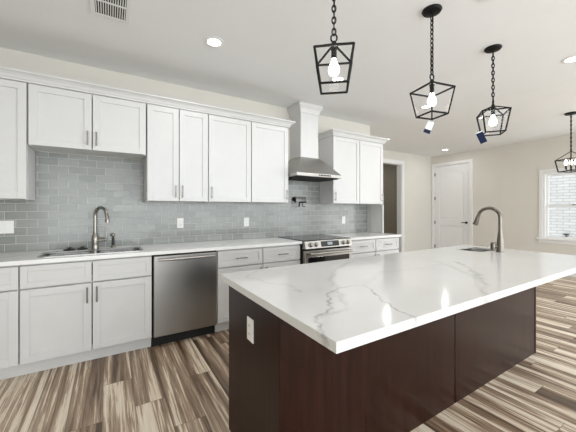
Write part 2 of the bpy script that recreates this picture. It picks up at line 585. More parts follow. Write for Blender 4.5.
mb.box(xf, xf + 0.016, y0 + st, y1 - st, 0.88, 1.04, 0.002)
# arched top rail
yc, hw = (y0 + y1) / 2, (y1 - y0) / 2 - st
arc = [(yc - hw + 2 * hw * i / 14, 2.27 + 0.055 * (1 - ((i - 7) / 7.0) ** 2)) for i in range(15)]
mb.prism([(y0 + st, DZ - 0.016)] + arc + [(y1 - st, DZ - 0.016)], 'x', xf, xf + 0.016)
# raised fields
mb.box(xf + 0.004, xf + 0.015, y0 + st + 0.035, y1 - st - 0.035, 0.275, 0.845, 0.004)
arc2 = [(yc - (hw - 0.035) + 2 * (hw - 0.035) * i / 14, 2.225 + 0.05 * (1 - ((i - 7) / 7.0) ** 2)) for i in range(15)]
mb.prism([(y0 + st + 0.035, 1.075)] + arc2 + [(y1 - st - 0.035, 1.075)], 'x', xf + 0.004, xf + 0.015, 0.003)
leaf = mb.build('door_leaf', M_TRIM, d)
for z in (0.30, 0.95, 1.60, 2.25):
    mb = MB(); mb.box(XR - 0.008, XR + 0.012, DY1 - 0.022, DY1 - 0.006, z - 0.045, z + 0.045, 0.002)
    mb.build('hinge', M_BLACK, d, label='black door hinge')
mb = MB()
mb.lathe([(0, 0), (0.028, 0), (0.028, 0.008), (0.011, 0.012), (0.011, 0.05), (0, 0.05)], (xf, DY0 + 0.075, 0.97), axis=(-1, 0, 0))
mb.tube([(xf - 0.045, DY0 + 0.075, 0.97), (xf - 0.047, DY0 + 0.12, 0.97), (xf - 0.045, DY0 + 0.19, 0.968)], [0.010, 0.009, 0.006], 12)
mb.build('lever_handle', M_BLACK, d, smooth=True, label='black lever handle')

# ------------------------------------------------------------------ window_1
w = thing('window_1', 'white double hung window looking onto white brick', 'window', (XR, (WY0 + WY1) / 2, WZ0), kind='structure')
mb = MB()
for yy0, yy1 in ((WY0 - 0.06, WY0), (WY1, WY1 + 0.06)):
    mb.box(XR - 0.016, XR - 0.001, yy0, yy1, WZ0, WZ1, 0.003)
mb.box(XR - 0.016, XR - 0.001, WY0 - 0.06, WY1 + 0.06, WZ1, WZ1 + 0.06, 0.003)
fr = 0.035
mb.box(XR, XR + 0.13, WY0 + .001, WY0 + fr, WZ0, WZ1); mb.box(XR, XR + 0.13, WY1 - fr, WY1 - .001, WZ0, WZ1)
mb.box(XR, XR + 0.13, WY0 + fr, WY1 - fr, WZ1 - fr, WZ1 - .001)
mb.build('window_frame', M_TRIM, w)
mb = MB(); mb.box(XR - 0.055, XR + 0.05, WY0 - 0.09, WY1 + 0.09, WZ0 - 0.035, WZ0 + 0.004, 0.005)
mb.box(XR - 0.018, XR - 0.001, WY0 - 0.06, WY1 + 0.06, WZ0 - 0.10, WZ0 - 0.035, 0.003)
mb.build('window_sill', M_TRIM, w)
zm = 1.375
def sash(z0, z1, x0, nm):
    mb = MB(); s = 0.038
    a, b = WY0 + fr, WY1 - fr
    mb.box(x0, x0 + 0.03, a, a + s, z0, z1, 0.002); mb.box(x0, x0 + 0.03, b - s, b, z0, z1, 0.002)
    mb.box(x0, x0 + 0.03, a + s, b - s, z0, z0 + s, 0.002); mb.box(x0, x0 + 0.03, a + s, b - s, z1 - s, z1, 0.002)
    o = mb.build(nm, M_TRIM, w)
    mb = MB(); mb.box(x0 + 0.012, x0 + 0.016, a + s, b - s, z0 + s, z1 - s)
    mb.build('pane', M_GLASS, o)
    return o
sash(WZ0 + 0.006, zm + 0.02, XR + 0.045, 'lower_sash')
sash(zm - 0.02, WZ1 - fr, XR + 0.085, 'upper_sash')
mb = MB(); mb.box(XR + 0.03, XR + 0.05, 1.87, 1.93, zm + 0.018, zm + 0.032, 0.003)
mb.build('sash_lock', M_NICKEL, w)
# garden tap on the brick outside
t = thing('garden_tap', 'dark garden tap on the white brick wall outside the window', 'tap', (10.6, 2.78, 0.56))
mb = MB(); mb.cyl((10.599, 2.78, 0.56), (10.50, 2.78, 0.56), 0.03).tube([(10.52, 2.78, 0.56), (10.47, 2.78, 0.555), (10.45, 2.78, 0.48)], 0.028)
mb.build('spout', M_BLACK, t, smooth=True)
mb = MB(); mb.lathe([(0, 0), (0.06, 0), (0.06, 0.02), (0, 0.02)], (10.52, 2.78, 0.62)).cyl((10.52, 2.78, 0.57), (10.52, 2.78, 0.63), 0.012)
mb.build('wheel_handle', M_BLACK, t, smooth=True)

# ------------------------------------------------------------------ cabinets
FY_B, FY_U = 2.95, 3.23
G = 0.0038
def shaker(x0, x1, z0, z1, yf, rail=0.057):
    mb = MB()
    mb.box(x0, x1, yf + 0.009, yf + 0.019, z0, z1)
    mb.box(x0, x0 + rail, yf, yf + 0.0095, z0, z1, 0.0015); mb.box(x1 - rail, x1, yf, yf + 0.0095, z0, z1, 0.0015)
    mb.box(x0 + rail, x1 - rail, yf, yf + 0.0095, z0, z0 + rail, 0.0015); mb.box(x0 + rail, x1 - rail, yf, yf + 0.0095, z1 - rail, z1, 0.0015)
    return mb
def pull(parent, x, z, yf, vert=True, L=0.13):
    mb = MB()
    h = L / 2
    yb = yf - 0.028
    if vert:
        mb.cyl((x, yb, z - h), (x, yb, z + h), 0.0058, n=12)
        for s in (-1, 1): mb.cyl((x, yf + .001, z + s * (h - 0.018)), (x, yb, z + s * (h - 0.018)), 0.0045, n=10)
    else:
        mb.cyl((x - h, yb, z), (x + h, yb, z), 0.0058, n=12)
        for s in (-1, 1): mb.cyl((x + s * (h - 0.018), yf + .001, z), (x + s * (h - 0.018), yb, z), 0.0045, n=10)
    return mb.build('handle', M_NICKEL, parent, smooth=True, label='brushed nickel bar handle')

def base_cab(x0, x1, label, doors, drawers, handle_side=0, dpull=True, left_end=False):
    """doors: number of doors; drawers: number of drawer fronts across the top"""
    t = thing('base_cabinet', label, 'cabinet', ((x0 + x1) / 2, 3.25, 0), 'white base cabinets along the kitchen wall')
    mb = MB(); th = 0.018
    y0, y1, z0, z1 = FY_B + 0.034, YW - 0.004, 0.112, 0.880
    a, b = x0 + 0.0012, x1 - 0.0012
    mb.box(a, a + th, y0, y1, z0, z1); mb.box(b - th, b, y0, y1, z0, z1)
    mb.box(a + th, b - th, y0, y1, z0, z0 + th); mb.box(a + th, b - th, y1 - 0.008, y1, z0 + th, z1)
    mb.box(a + th, b - th, y0, y0 + 0.02, z0 + th, z0 + 0.04); mb.box(a + th, b - th, y0, y0 + 0.02, z1 - 0.035, z1)
    mb.box(a + th, b - th, y0, y0 + 0.02, 0.672, 0.702)
    mb.build('body', M_CAB, t)
    mb = MB(); mb.box(x0 - 0.0009, x1 + 0.0009, 3.03, 3.045, 0.002, 0.112); mb.build('toe_kick', M_CAB, t)
    dz0, dz1 = 0.118, 0.682
    n = drawers
    for i in range(n):
        xa, xb = x0 + (x1 - x0) * i / n + G, x0 + (x1 - x0) * (i + 1) / n - G
        o = shaker(xa, xb, 0.694, 0.866, FY_B, 0.045).build('drawer', M_CAB, t)
        if dpull: pull(o, (xa + xb) / 2, 0.78, FY_B, False)
    for i in range(doors):
        xa, xb = x0 + (x1 - x0) * i / doors + G, x0 + (x1 - x0) * (i + 1) / doors - G
        o = shaker(xa, xb, dz0, dz1, FY_B).build('door', M_CAB, t)
        if doors == 2: hx = xb - 0.03 if i == 0 else xa + 0.03
        else: hx = xb - 0.03 if handle_side > 0 else xa + 0.03
        pull(o, hx, 0.59, FY_B, True)
    return t

base_cab(-1.50, -0.588, 'white shaker base cabinet at the far left, left of the sink cabinet', 2, 2)
base_cab(-0.586, 0.334, 'wide white double door base cabinet under the kitchen sink', 2, 2, dpull=False)
base_cab(0.952, 1.475, 'white base cabinet with drawer just right of the dishwasher', 1, 1, 1)
base_cab(1.478, 1.985, 'white base cabinet with drawer just left of the oven range', 1, 1, -1)
base_cab(2.785, 3.310, 'white base cabinet with drawer just right of the oven range', 1, 1, 1)
base_cab(3.313, 3.830, 'white base cabinet with drawer at the right end of the counter', 1, 1, -1)

def upper_cab(x0, x1, z0, label, doors, handle_side=0, hz=None):
    t = thing('wall_cabinet', label, 'cabinet', ((x0 + x1) / 2, 3.4, z0), 'white wall cabinets along the kitchen wall')
    mb = MB(); th = 0.018
    a, b = x0 + 0.001, x1 - 0.001
    y0, y1, z1 = FY_U + 0.030, YW - 0.004, 2.385
    mb.box(a, a + th, y0, y1, z0, z1); mb.box(b - th, b, y0, y1, z0, z1)
    mb.box(a + th, b - th, y0, y1, z0 + 0.006, z0 + th + 0.006); mb.box(a + th, b - th, y0, y1, z1 - th, z1)
    mb.box(a + th, b - th, y1 - 0.008, y1, z0 + th, z1 - th)
    mb.box(a + th, b - th, y0, y0 + 0.02, 2.345, z1 - th)
    mb.build('body', M_CAB, t)
    for i in range(doors):
        xa, xb = x0 + (x1 - x0) * i / doors + G, x0 + (x1 - x0) * (i + 1) / doors - G
        o = shaker(xa, xb, z0 + 0.004, 2.362, FY_U).build('door', M_CAB, t)
        if doors == 2: hx = xb - 0.03 if i == 0 else xa + 0.03
        else: hx = xb - 0.03 if handle_side > 0 else xa + 0.03
        pull(o, hx, z0 + 0.105, FY_U, True)
    return t
ZU = 1.385
upper_cab(-1.50, -0.593, ZU, 'tall white wall cabinet at the far left end of the row', 2)
upper_cab(-0.588, 0.313, 1.845, 'short white double door wall cabinet above the kitchen sink', 2)
upper_cab(0.319, 0.937, ZU, 'tall white double door wall cabinet right of the short one', 2)
upper_cab(0.940, 1.460, ZU, 'tall white single door wall cabinet with its handle at the left', 1, -1)
upper_cab(1.463, 1.988, ZU, 'tall white single door wall cabinet just left of the range hood', 1, 1)
upper_cab(2.742, 3.270, ZU, 'tall white single door wall cabinet just right of the range hood', 1, -1)
upper_cab(3.273, 3.800, ZU, 'tall white wall cabinet at the right end near the hallway opening', 1, 1)

# crown mouldings
PROF = [(0.000, 2.366), (0.012, 2.366), (0.012, 2.378), (0.020, 2.386), (0.030, 2.404), (0.048, 2.420), (0.062, 2.426), (0.066, 2.428), (0.066, 2.440), (0.000, 2.440)]
def crown(path_fn, n, name, label):
    """path_fn(o) -> list of n points offset outward by o"""
    mb = MB(); vs = []; fs = []
    m = len(PROF)
    for o, z in PROF:
        for p in path_fn(o): vs.append((p[0], p[1], z))
    for i in range(m):
        for j in range(n - 1):
            a = i * n + j; b = ((i + 1) % m) * n + j
            fs.append((a, a + 1, b + 1, b))
    fs.append([i * n for i in range(m)]); fs.append([i * n + n - 1 for i in range(m)])
    mb.faces(vs, fs)
    return mb
yc0 = FY_U + 0.004
mb = crown(lambda o: [(-1.50, yc0 - 0.005 - o), (1.989 + o, yc0 - 0.005 - o), (1.989 + o, YW - 0.004)], 3, '', '')
tag(mb.build('crown_moulding', M_CAB), 'long white crown moulding topping the left row of wall cabinets', 'moulding', 'crown mouldings on the wall cabinets')
mb = crown(lambda o: [(2.741 - o, YW - 0.004), (2.741 - o, yc0 - 0.005 - o), (3.801 + o, yc0 - 0.005 - o), (3.801 + o, YW - 0.004)], 4, '', '')
tag(mb.build('crown_moulding', M_CAB), 'short white crown moulding topping the two cabinets right of the hood', 'moulding', 'crown mouldings on the wall cabinets')

# end panel standing on the counter under the last wall cabinet
mb = MB(); mb.box(3.786, 3.802, FY_U + 0.004, YW - 0.012, 0.9155, ZU - 0.002, 0.001)
mb.box(3.780, 3.806, FY_U - 0.004, FY_U + 0.03, 0.9155, ZU - 0.002, 0.002)
for k in range(3): mb.box(3.7845, 3.786, FY_U + 0.06 + k * 0.085, FY_U + 0.125 + k * 0.085, 0.92, ZU - 0.004)
tag(mb.build('end_panel', M_CAB), 'white upright panel between the counter end and the last wall cabinet', 'panel')

# ------------------------------------------------------------------ backsplash
mb = MB()
Y0t, Y1t = YW - 0.010, YW - 0.0005
mb.box(-1.60, 3.778, Y0t, Y1t, 0.9155, ZU - 0.002)
mb.box(-0.590, 0.316, Y0t, Y1t, ZU - 0.002, 1.843)
mb.box(1.991, 2.739, Y0t, Y1t, ZU - 0.002, 1.98)
tag(mb.build('tile_backsplash', M_TILE), 'grey glazed subway tile backsplash behind the kitchen counter', 'backsplash', kind='structure')

# ------------------------------------------------------------------ counters
M_QUARTZ = quartz('counter_quartz', [([(-0.9, 3.1), (-0.6, 3.3)], 0.05, 0.25), ([(1.0, 3.0), (1.3, 3.4)], 0.05, 0.25)])
SX0, SX1, SY0, SY1 = -0.490, 0.262, 3.035, 3.365
mb = MB()
hole = rrect(SX0, SX1, SY0, SY1, 0.05)
mb.slab_hole([(-1.60, 2.92), (1.992, 2.92), (1.992, YW - 0.0005), (-1.60, YW - 0.0005)], [hole], 0.882, 0.914)
tag(mb.build('countertop', M_QUARTZ), 'long white quartz counter holding the kitchen sink', 'countertop', 'white quartz wall counters')
mb = MB(); mb.box(2.772, 3.845, 2.92, YW - 0.0005, 0.882, 0.914, 0.002)
tag(mb.build('countertop', M_QUARTZ), 'short white quartz counter right of the oven range', 'countertop', 'white quartz wall counters')

def bowl(mb, x0, x1, y0, y1, zt, zb, th=0.003, r=0.05):
    o = rrect(x0, x1, y0, y1, r); i = rrect(x0 + 0.02, x1 - 0.02, y0 + 0.02, y1 - 0.02, r * 0.8)
    n = len(o)
    vs = [(p[0], p[1], zt) for p in o] + [(p[0] , p[1], zb + 0.03) for p in o] + [(p[0], p[1], zb) for p in i]
    fs = []
    for k in range(2):
        for j in range(n): fs.append((k * n + j, k * n + (j + 1) % n, (k + 1) * n + (j + 1) % n, (k + 1) * n + j))
    fs.append([2 * n + j for j in range(n)])
    mb.faces(vs, fs)
s = thing('kitchen_sink', 'stainless double bowl sink set in the wall counter', 'sink', ((SX0 + SX1) / 2, 3.2, 0.914))
xm = (SX0 + SX1) / 2
for a, b in ((SX0 + 0.012, xm - 0.012), (xm + 0.012, SX1 - 0.012)):
    mb = MB(); bowl(mb, a, b, SY0 + 0.012, SY1 - 0.012, 0.908, 0.70)
    o = mb.build('bowl', M_SINK, s, smooth=True)
    mb = MB(); mb.lathe([(0, 0.702), (0.04, 0.702), (0.045, 0.704), (0.045, 0.7015)], ((a + b) / 2, 3.2, 0)); mb.build('drain', M_NICKEL, o, smooth=True)
mb = MB()
mb.slab_hole(rrect(SX0 - 0.012, SX1 + 0.012, SY0 - 0.012, SY1 + 0.012, 0.055), [rrect(SX0 + 0.012, xm - 0.012, SY0 + 0.012, SY1 - 0.012, 0.05), rrect(xm + 0.012, SX1 - 0.012, SY0 + 0.012, SY1 - 0.012, 0.05)], 0.9145, 0.9175)
mb.build('rim', M_SINK, s)

# ------------------------------------------------------------------ left faucet
def arc_pts(cx, cz, r, a0, a1, n):
    return [(cx + r * math.cos(R(a0 + (a1 - a0) * i / n)), cz + r * math.sin(R(a0 + (a1 - a0) * i / n))) for i in range(n + 1)]
fx, fy = -0.123, 3.45
fa = thing('kitchen_faucet', 'brushed nickel gooseneck faucet behind the double sink', 'faucet', (fx, fy, 0.914))
mb = MB(); mb.lathe([(0, 0.9145), (0.030, 0.9145), (0.030, 0.922), (0.028, 0.93), (0.027, 0.96), (0.031, 1.0), (0.028, 1.03), (0.019, 1.055), (0.016, 1.075), (0, 1.075)], (fx, fy, 0))
mb.build('body', M_NICKEL, fa, smooth=True)
dx, dy = 0.62, -0.78
rr = 0.078
path = [(0, 1.07), (0, 1.16), (0, 1.235)] + [(rr + p, z) for p, z in arc_pts(0, 1.24, rr, 180, 12, 14)]
last = path[-1]
path += [(last[0] + 0.008, last[1] - 0.035), (last[0] + 0.012, 1.19)]
mb = MB(); mb.tube([(fx + dx * p, fy + dy * p, z) for p, z in path], [0.0145] * (len(path) - 2) + [0.0145, 0.016])
mb.cyl((fx + dx * (last[0] + 0.012), fy + dy * (last[0] + 0.012), 1.195), (fx + dx * (last[0] + 0.013), fy + dy * (last[0] + 0.013), 1.175), 0.0195)
mb.build('spout', M_NICKEL, fa, smooth=True)
mb = MB(); mb.cyl((fx + 0.015, fy, 0.995), (fx + 0.100, fy - 0.01, 0.995), 0.016)
mb.tube([(fx + 0.090, fy - 0.01, 0.995), (fx + 0.092, fy - 0.01, 1.05), (fx + 0.090, fy - 0.005, 1.115)], [0.008, 0.007, 0.006])
mb.build('lever', M_NICKEL, fa, smooth=True)
# side sprayer
sx, sy = 0.030, 3.46
sp = thing('side_sprayer', 'small nickel and black side sprayer right of the sink faucet', 'sprayer', (sx, sy, 0.914))
mb = MB(); mb.lathe([(0, 0.9145), (0.022, 0.9145), (0.022, 0.92), (0.014, 0.93), (0.012, 0.95), (0, 0.95)], (sx, sy, 0)); mb.build('base', M_NICKEL, sp, smooth=True)
mb = MB(); mb.lathe([(0, 0.95), (0.010, 0.7), (0.014, 0.975), (0.012, 1.0), (0.010, 1.02), (0, 1.02)], (sx, sy, 0)); mb.build('grip', M_RUBBER, sp, smooth=True)
mb = MB(); mb.lathe([(0, 1.018), (0.012, 1.018), (0.018, 1.035), (0.017, 1.05), (0.008, 1.058), (0, 1.06)], (sx, sy, 0)).tube([(sx, sy, 1.03), (sx - 0.02, sy - 0.02, 1.04)], [0.012, 0.010]); mb.build('head', M_NICKEL, sp, smooth=True)
# black strainers lying beside the sink
for (x, y, k) in ((-0.325, 3.43, 0), (-0.225, 3.445, 1)):
    s_ = thing('sink_strainer', ['black sink stopper lying left of the faucet, further from it', 'black sink stopper lying left of the faucet, next to it'][k], 'sink stopper', (x, y, 0.914), 'black sink stoppers on the counter')
    mb = MB(); mb.lathe([(0, 0.9148), (0.046, 0.9148), (0.048, 0.920), (0.040, 0.926), (0, 0.928)], (x, y, 0)); mb.build('disc', M_RUBBER, s_, smooth=True)
    mb = MB(); mb.lathe([(0, 0.926), (0.012, 0.927), (0.012, 0.932), (0.022, 0.935), (0.020, 0.941), (0, 0.943)], (x, y, 0)); mb.build('knob', M_RUBBER, s_, smooth=True)

# ------------------------------------------------------------------ dishwasher
DX0, DX1 = 0.338, 0.948
dw = thing('dishwasher', 'dark stainless dishwasher with a bar handle under the counter', 'dishwasher', ((DX0 + DX1) / 2, 3.2, 0))
mb = MB(); mb.box(DX0 + 0.003, DX1 - 0.003, 2.985, YW - 0.01, 0.10, 0.878); mb.build('body', M_GAP, dw)
mb = MB(); mb.box(DX0 + 0.006, DX1 - 0.006, 3.02, 3.04, 0.004, 0.099); mb.build('toe_panel', M_GAP, dw)
mb = MB(); mb.box(DX0 + 0.009, DX1 - 0.007, 2.938, 2.984, 0.112, 0.864, 0.006, seg=3); o = mb.build('door', M_DW, dw)
mb = MB()
pts = []
for i in range(13):
    u = i / 12.0
    pts.append((DX0 + 0.04 + u * (DX1 - DX0 - 0.08), 2.938 - 0.022 - 0.024 * math.sin(math.pi * u), 0.832))
mb.tube(pts, 0.0125, 14)
for i in (0, 12): mb.cyl((pts[i][0], 2.9375, 0.832), pts[i], 0.012)
mb.build('handle', M_STEEL, o, smooth=True, label='bright stainless bar handle')

# ------------------------------------------------------------------ range
RX0, RX1 = 2.000, 2.764
rg = thing('oven_range', 'stainless slide in electric range with a black glass cooktop', 'range', ((RX0 + RX1) / 2, 3.2, 0))
mb = MB(); mb.box(RX0 + 0.002, RX1 - 0.002, 2.93, YW - 0.014, 0.03, 0.905)
for xx in (RX0 + .05, RX1 - .05):
    for yy in (3.0, 3.45): mb.cyl((xx, yy, 0.001), (xx, yy, 0.03), 0.018, n=10)
mb.build('body', M_GAP, rg)
mb = MB(); mb.box(RX0 + 0.002, RX1 - 0.002, 2.905, YW - 0.014, 0.906, 0.922, 0.003); ct = mb.build('cooktop', M_BGLASS, rg)
for (bx, by, br) in ((2.19, 3.07, 0.10), (2.57, 3.07, 0.085), (2.19, 3.36, 0.08), (2.57, 3.36, 0.105)):
    mb = MB(); mb.lathe([(br - 0.004, 0.9223), (br, 0.9226), (br + 0.002, 0.9223)], (bx, by, 0), n=40); mb.build('burner_ring', simple('ring_grey', (0.10, 0.10, 0.10), 0.3), ct)
# slanted control panel
pf = [(2.93, 0.905), (2.905, 0.918), (2.885, 0.912), (2.862, 0.822), (2.93, 0.815)]
mb = MB(); mb.prism(pf, 'x', RX0 + 0.001, RX1 - 0.001, 0.002); cp = mb.build('control_panel', M_STEEL, rg)
nrm = Vector((0, -(0.912 - 0.822), -(2.885 - 2.862) * -1)).normalized()
nrm = Vector((0, -0.969, 0.247))
def on_panel(x, z): # point on slanted face
    k = (z - 0.822) / 0.09
    return Vector((x, 2.862 + 0.023 * k, z))
for kx in (RX0 + 0.085, RX0 + 0.165, RX1 - 0.155, RX1 - 0.075):
    p = on_panel(kx, 0.868)
    mb = MB(); mb.lathe([(0, 0), (0.029, 0), (0.029, 0.004), (0.023, 0.007), (0.021, 0.030), (0.018, 0.034), (0, 0.034)], p, axis=nrm)
    mb.box(-0.004, 0.004, -0.02, 0.02, 0.030, 0.039, M=Matrix.Translation(p) @ nrm.to_track_quat('Z', 'Y').to_matrix().to_4x4())
    mb.build('knob', M_KNOB, cp, smooth=True)
a0, a1 = on_panel(RX0 + 0.245, 0.838), on_panel(RX0 + 0.53, 0.900)
mb = MB()
e = nrm * 0.003
vs = [on_panel(RX0 + 0.245, 0.836) + e, on_panel(RX0 + 0.535, 0.836) + e, on_panel(RX0 + 0.535, 0.902) + e, on_panel(RX0 + 0.245, 0.902) + e]
vs2 = [v - nrm * 0.004 for v in vs]
BOXF = [(0, 1, 2, 3), (4, 5, 6, 7), (0, 1, 5, 4), (1, 2, 6, 5), (2, 3, 7, 6), (3, 0, 4, 7)]
mb.faces(vs + vs2, BOXF); dp = mb.build('display', M_BGLASS, cp)
mb = MB(); e2 = nrm * 0.0045
vs = [on_panel(RX0 + 0.345, 0.855) + e2, on_panel(RX0 + 0.425, 0.855) + e2, on_panel(RX0 + 0.425, 0.888) + e2, on_panel(RX0 + 0.345, 0.888) + e2]
mb.faces(vs + [v - nrm * 0.0012 for v in vs], BOXF); mb.build('clock_screen', M_LCD, dp)
mb = MB(); mb.box(RX0 + 0.006, RX1 - 0.006, 2.872, 2.929, 0.18, 0.800, 0.004); od = mb.build('oven_door', M_STEEL, rg)
mb = MB(); mb.box(RX0 + 0.05, RX1 - 0.05, 2.868, 2.873, 0.26, 0.715, 0.001); mb.build('oven_window', M_BGLASS, od)
mb = MB(); mb.tube([(RX0 + 0.045, 2.822, 0.763), ((RX0 + RX1) / 2, 2.816, 0.763), (RX1 - 0.045, 2.822, 0.763)], 0.014)
for xx in (RX0 + 0.06, RX1 - 0.06): mb.cyl((xx, 2.8715, 0.763), (xx, 2.822, 0.763), 0.011)
mb.build('handle', M_STEEL, od, smooth=True)
mb = MB(); mb.box(RX0 + 0.006, RX1 - 0.006, 2.874, 2.929, 0.04, 0.170, 0.004); mb.build('drawer', M_STEEL, rg)

# ------------------------------------------------------------------ range hood
HC = 2.365
hd = thing('range_hood', 'stainless range hood under a white boxed chimney', 'range hood', (HC, 3.3, 1.70))
CHW, CHY = 0.148, 3.285
mb = MB(); mb.box(HC - CHW, HC + CHW, CHY, YW - 0.003, 2.019, 2.70, 0.003)
mb.build('chimney', M_CAB, hd, label='white boxed chimney')
mb = MB(); vs = []; fs = []
PR = [(0.0, 2.625), (0.010, 2.625), (0.012, 2.645), (0.026, 2.68), (0.045, 2.705), (0.050, 2.71), (0.050, 2.748), (0.0, 2.748)]
pf_ = lambda o: [(HC - CHW - o, YW - 0.003), (HC - CHW - o, CHY - o), (HC + CHW + o, CHY - o), (HC + CHW + o, YW - 0.003)]
for o, z in PR:
    for p in pf_(o + 0.0005): vs.append((p[0], p[1], z))
m = len(PR)
for i in range(m):
    for j in range(3):
        a = i * 4 + j; b = ((i + 1) % m) * 4 + j
        fs.append((a, a + 1, b + 1, b))
fs.append([i * 4 for i in range(m)]); fs.append([i * 4 + 3 for i in range(m)])
mb.faces(vs, fs); mb.build('chimney_crown', M_CAB, hd)
# canopy
zt, zr = 2.018, 1.775
x0, x1, yf = 1.993, 2.737, 3.055
YBk = YW - 0.012
mb = MB(); vs = []; NP = 8
def ring(k):
    u = k / NP
    # slightly concave side, bell like
    g = u ** 0.92
    xa = HC - CHW + (x0 - (HC - CHW)) * g; xb = HC + CHW + (x1 - (HC + CHW)) * g
    ya = CHY + (yf - CHY) * g
    z = zt + (zr - zt) * u
    return [(xa, YBk, z), (xa, ya, z), (xb, ya, z), (xb, YBk, z)]
for k in range(NP + 1): vs += ring(k)
fs = []
for k in range(NP):
    for j in range(4):
        fs.append((k * 4 + j, k * 4 + (j + 1) % 4, (k + 1) * 4 + (j + 1) % 4, (k + 1) * 4 + j))
fs.append((0, 1, 2, 3)); fs.append([NP * 4 + j for j in range(4)])
mb.faces(vs, fs); mb.build('canopy', M_STEELH, hd)
mb = MB(); mb.box(x0, x1, yf - 0.01, YBk, 1.728, 1.7745, 0.004); rim = mb.build('rim', M_STEEL, hd)
mb = MB(); mb.box(x0 + 0.03, x1 - 0.03, yf + 0.03, YBk - 0.03, 1.716, 1.7285)
mb.build('filter', M_GAP, hd)
mb = MB(); mb.box(HC - 0.02, HC + 0.18, yf - 0.013, yf - 0.0095, 1.742, 1.760, 0.001); pn = mb.build('switch_strip', M_BGLASS, rim)
for k in range(4):
    mb = MB(); mb.cyl((HC + 0.0 + k * 0.05, yf - 0.0128, 1.751), (HC + 0.0 + k * 0.05, yf - 0.018, 1.751), 0.006, n=12)
    mb.build('button', M_STEEL, pn)

# ------------------------------------------------------------------ pot filler
px, pz = 2.345, 1.45
pfl = thing('pot_filler', 'dark bronze folding pot filler on the tile under the hood', 'tap', (px, YW, pz))
yw = YW - 0.0105
px = 2.27
mb = MB(); mb.lathe([(0, 0), (0.030, 0), (0.030, 0.008), (0.014, 0.014), (0.013, 0.05), (0, 0.05)], (px, yw, pz), axis=(0, -1, 0)); mb.cyl((px, yw - 0.045, pz - 0.05), (px, yw - 0.045, pz + 0.03), 0.013)
mb.build('wall_mount', M_BLACK, pfl, smooth=True)
mb = MB(); mb.tube([(px, yw - 0.045, pz + 0.02), (px + 0.19, yw - 0.045, pz + 0.02)], 0.009); mb.cyl((px + 0.185, yw - 0.045, pz + 0.03), (px + 0.185, yw - 0.045, pz - 0.055), 0.012)
mb.build('upper_arm', M_FAUC, pfl, smooth=True)
mb = MB(); mb.tube([(px + 0.185, yw - 0.05, pz - 0.045), (px + 0.05, yw - 0.09, pz - 0.045)], 0.009)
mb.tube([(px + 0.05, yw - 0.09, pz - 0.045), (px + 0.035, yw - 0.095, pz - 0.06), (px + 0.033, yw - 0.096, pz - 0.11)], [0.010, 0.010, 0.011])
mb.build('lower_arm', M_BLACK, pfl, smooth=True)
mb = MB(); mb.tube([(px + 0.10, yw - 0.075, pz - 0.055), (px + 0.10, yw - 0.08, pz - 0.10), (px + 0.14, yw - 0.09, pz - 0.105)], 0.006)
mb.build('lever', M_BLACK, pfl, smooth=True)

# ------------------------------------------------------------------ outlets
def outlet(x, z, label, nm='wall_outlet', cat='outlet', grp='white outlets on the backsplash', gang=1, y=None):
    yy = YW - 0.0102 if y is None else y
    t = thing(nm, label, cat, (x, yy, z), grp)
    hw = 0.036 if gang == 1 else 0.058
    mb = MB(); mb.box(x - hw, x + hw, yy - 0.006, yy, z - 0.058, z + 0.058, 0.002); pl = mb.build('cover_plate', M_PLAST, t)
    if gang == 1:
        for s_ in (-1, 1):
            mb = MB(); mb.box(x - 0.017, x + 0.017, yy - 0.0085, yy - 0.005, z + s_ * 0.02 - 0.0145, z + s_ * 0.02 + 0.0145, 0.002)
            so = mb.build('socket', M_PLAST, t)
            mb = MB()
            for q in (-1, 1): mb.box(x + q * 0.0065 - 0.0012, x + q * 0.0065 + 0.0012, yy - 0.0088, yy - 0.008, z + s_ * 0.02 - 0.004, z + s_ * 0.02 + 0.005)
            mb.build('slot', M_GAP, so)
    else:
        for s_ in (-1, 1):
            mb = MB(); mb.box(x + s_ * 0.023 - 0.016, x + s_ * 0.023 + 0.016, yy - 0.010, yy - 0.005, z - 0.033, z + 0.033, 0.002)
            mb.build('rocker', M_PLAST, t)
    return t
outlet(0.702, 1.142, 'white outlet on the tile above the dishwasher')
outlet(1.532, 1.137, 'white outlet on the tile halfway between dishwasher and range')
outlet(3.228, 1.130, 'white outlet on the tile right of the range')
outlet(-0.797, 1.142, 'white double switch plate on the tile at the far left', 'switch_plate', 'light switch', None, 2)

# ------------------------------------------------------------------ island
IX0, IX1, IY0, IY1 = 0.562, 3.330, 0.648, 1.703
BX0, BX1, BY0, BY1 = 0.602, 3.295, 1.077, 1.655
isl = thing('kitchen_island', 'dark espresso wood kitchen island with a white quartz top', 'kitchen island', ((BX0 + BX1) / 2, (BY0 + BY1) / 2, 0))
mb = MB()
mb.box(BX0 + 0.02, BX1 - 0.02, BY0 + 0.019, BY0 + 0.034, 0.0, 0.870)
mb.box(BX0 + 0.02, BX1 - 0.02, BY1 - 0.06, BY1 - 0.045, 0.10, 0.870)
mb.box(BX0 + 0.02, BX1 - 0.02, BY0 + 0.034, BY1 - 0.06, 0.10, 0.116)
mb.box(BX0 + 0.02, BX1 - 0.02, BY1 - 0.12, BY1 - 0.105, 0.0, 0.10)
for xx in (1.25, 1.95, 2.55): mb.box(xx, xx + 0.018, BY0 + 0.034, BY1 - 0.06, 0.116, 0.86)
mb.build('carcass', M_WOOD, isl)
mb = MB(); mb.box(BX0, BX0 + 0.0195, BY0 - 0.030, BY1, 0.001, 0.8775, 0.002)
mb.build('end_panel', M_WOOD, isl)
mb = MB(); mb.box(BX1 - 0.0195, BX1, BY0 - 0.004, BY1, 0.001, 0.8775, 0.002); mb.build('end_panel', M_WOOD, isl)
XS = 1.972
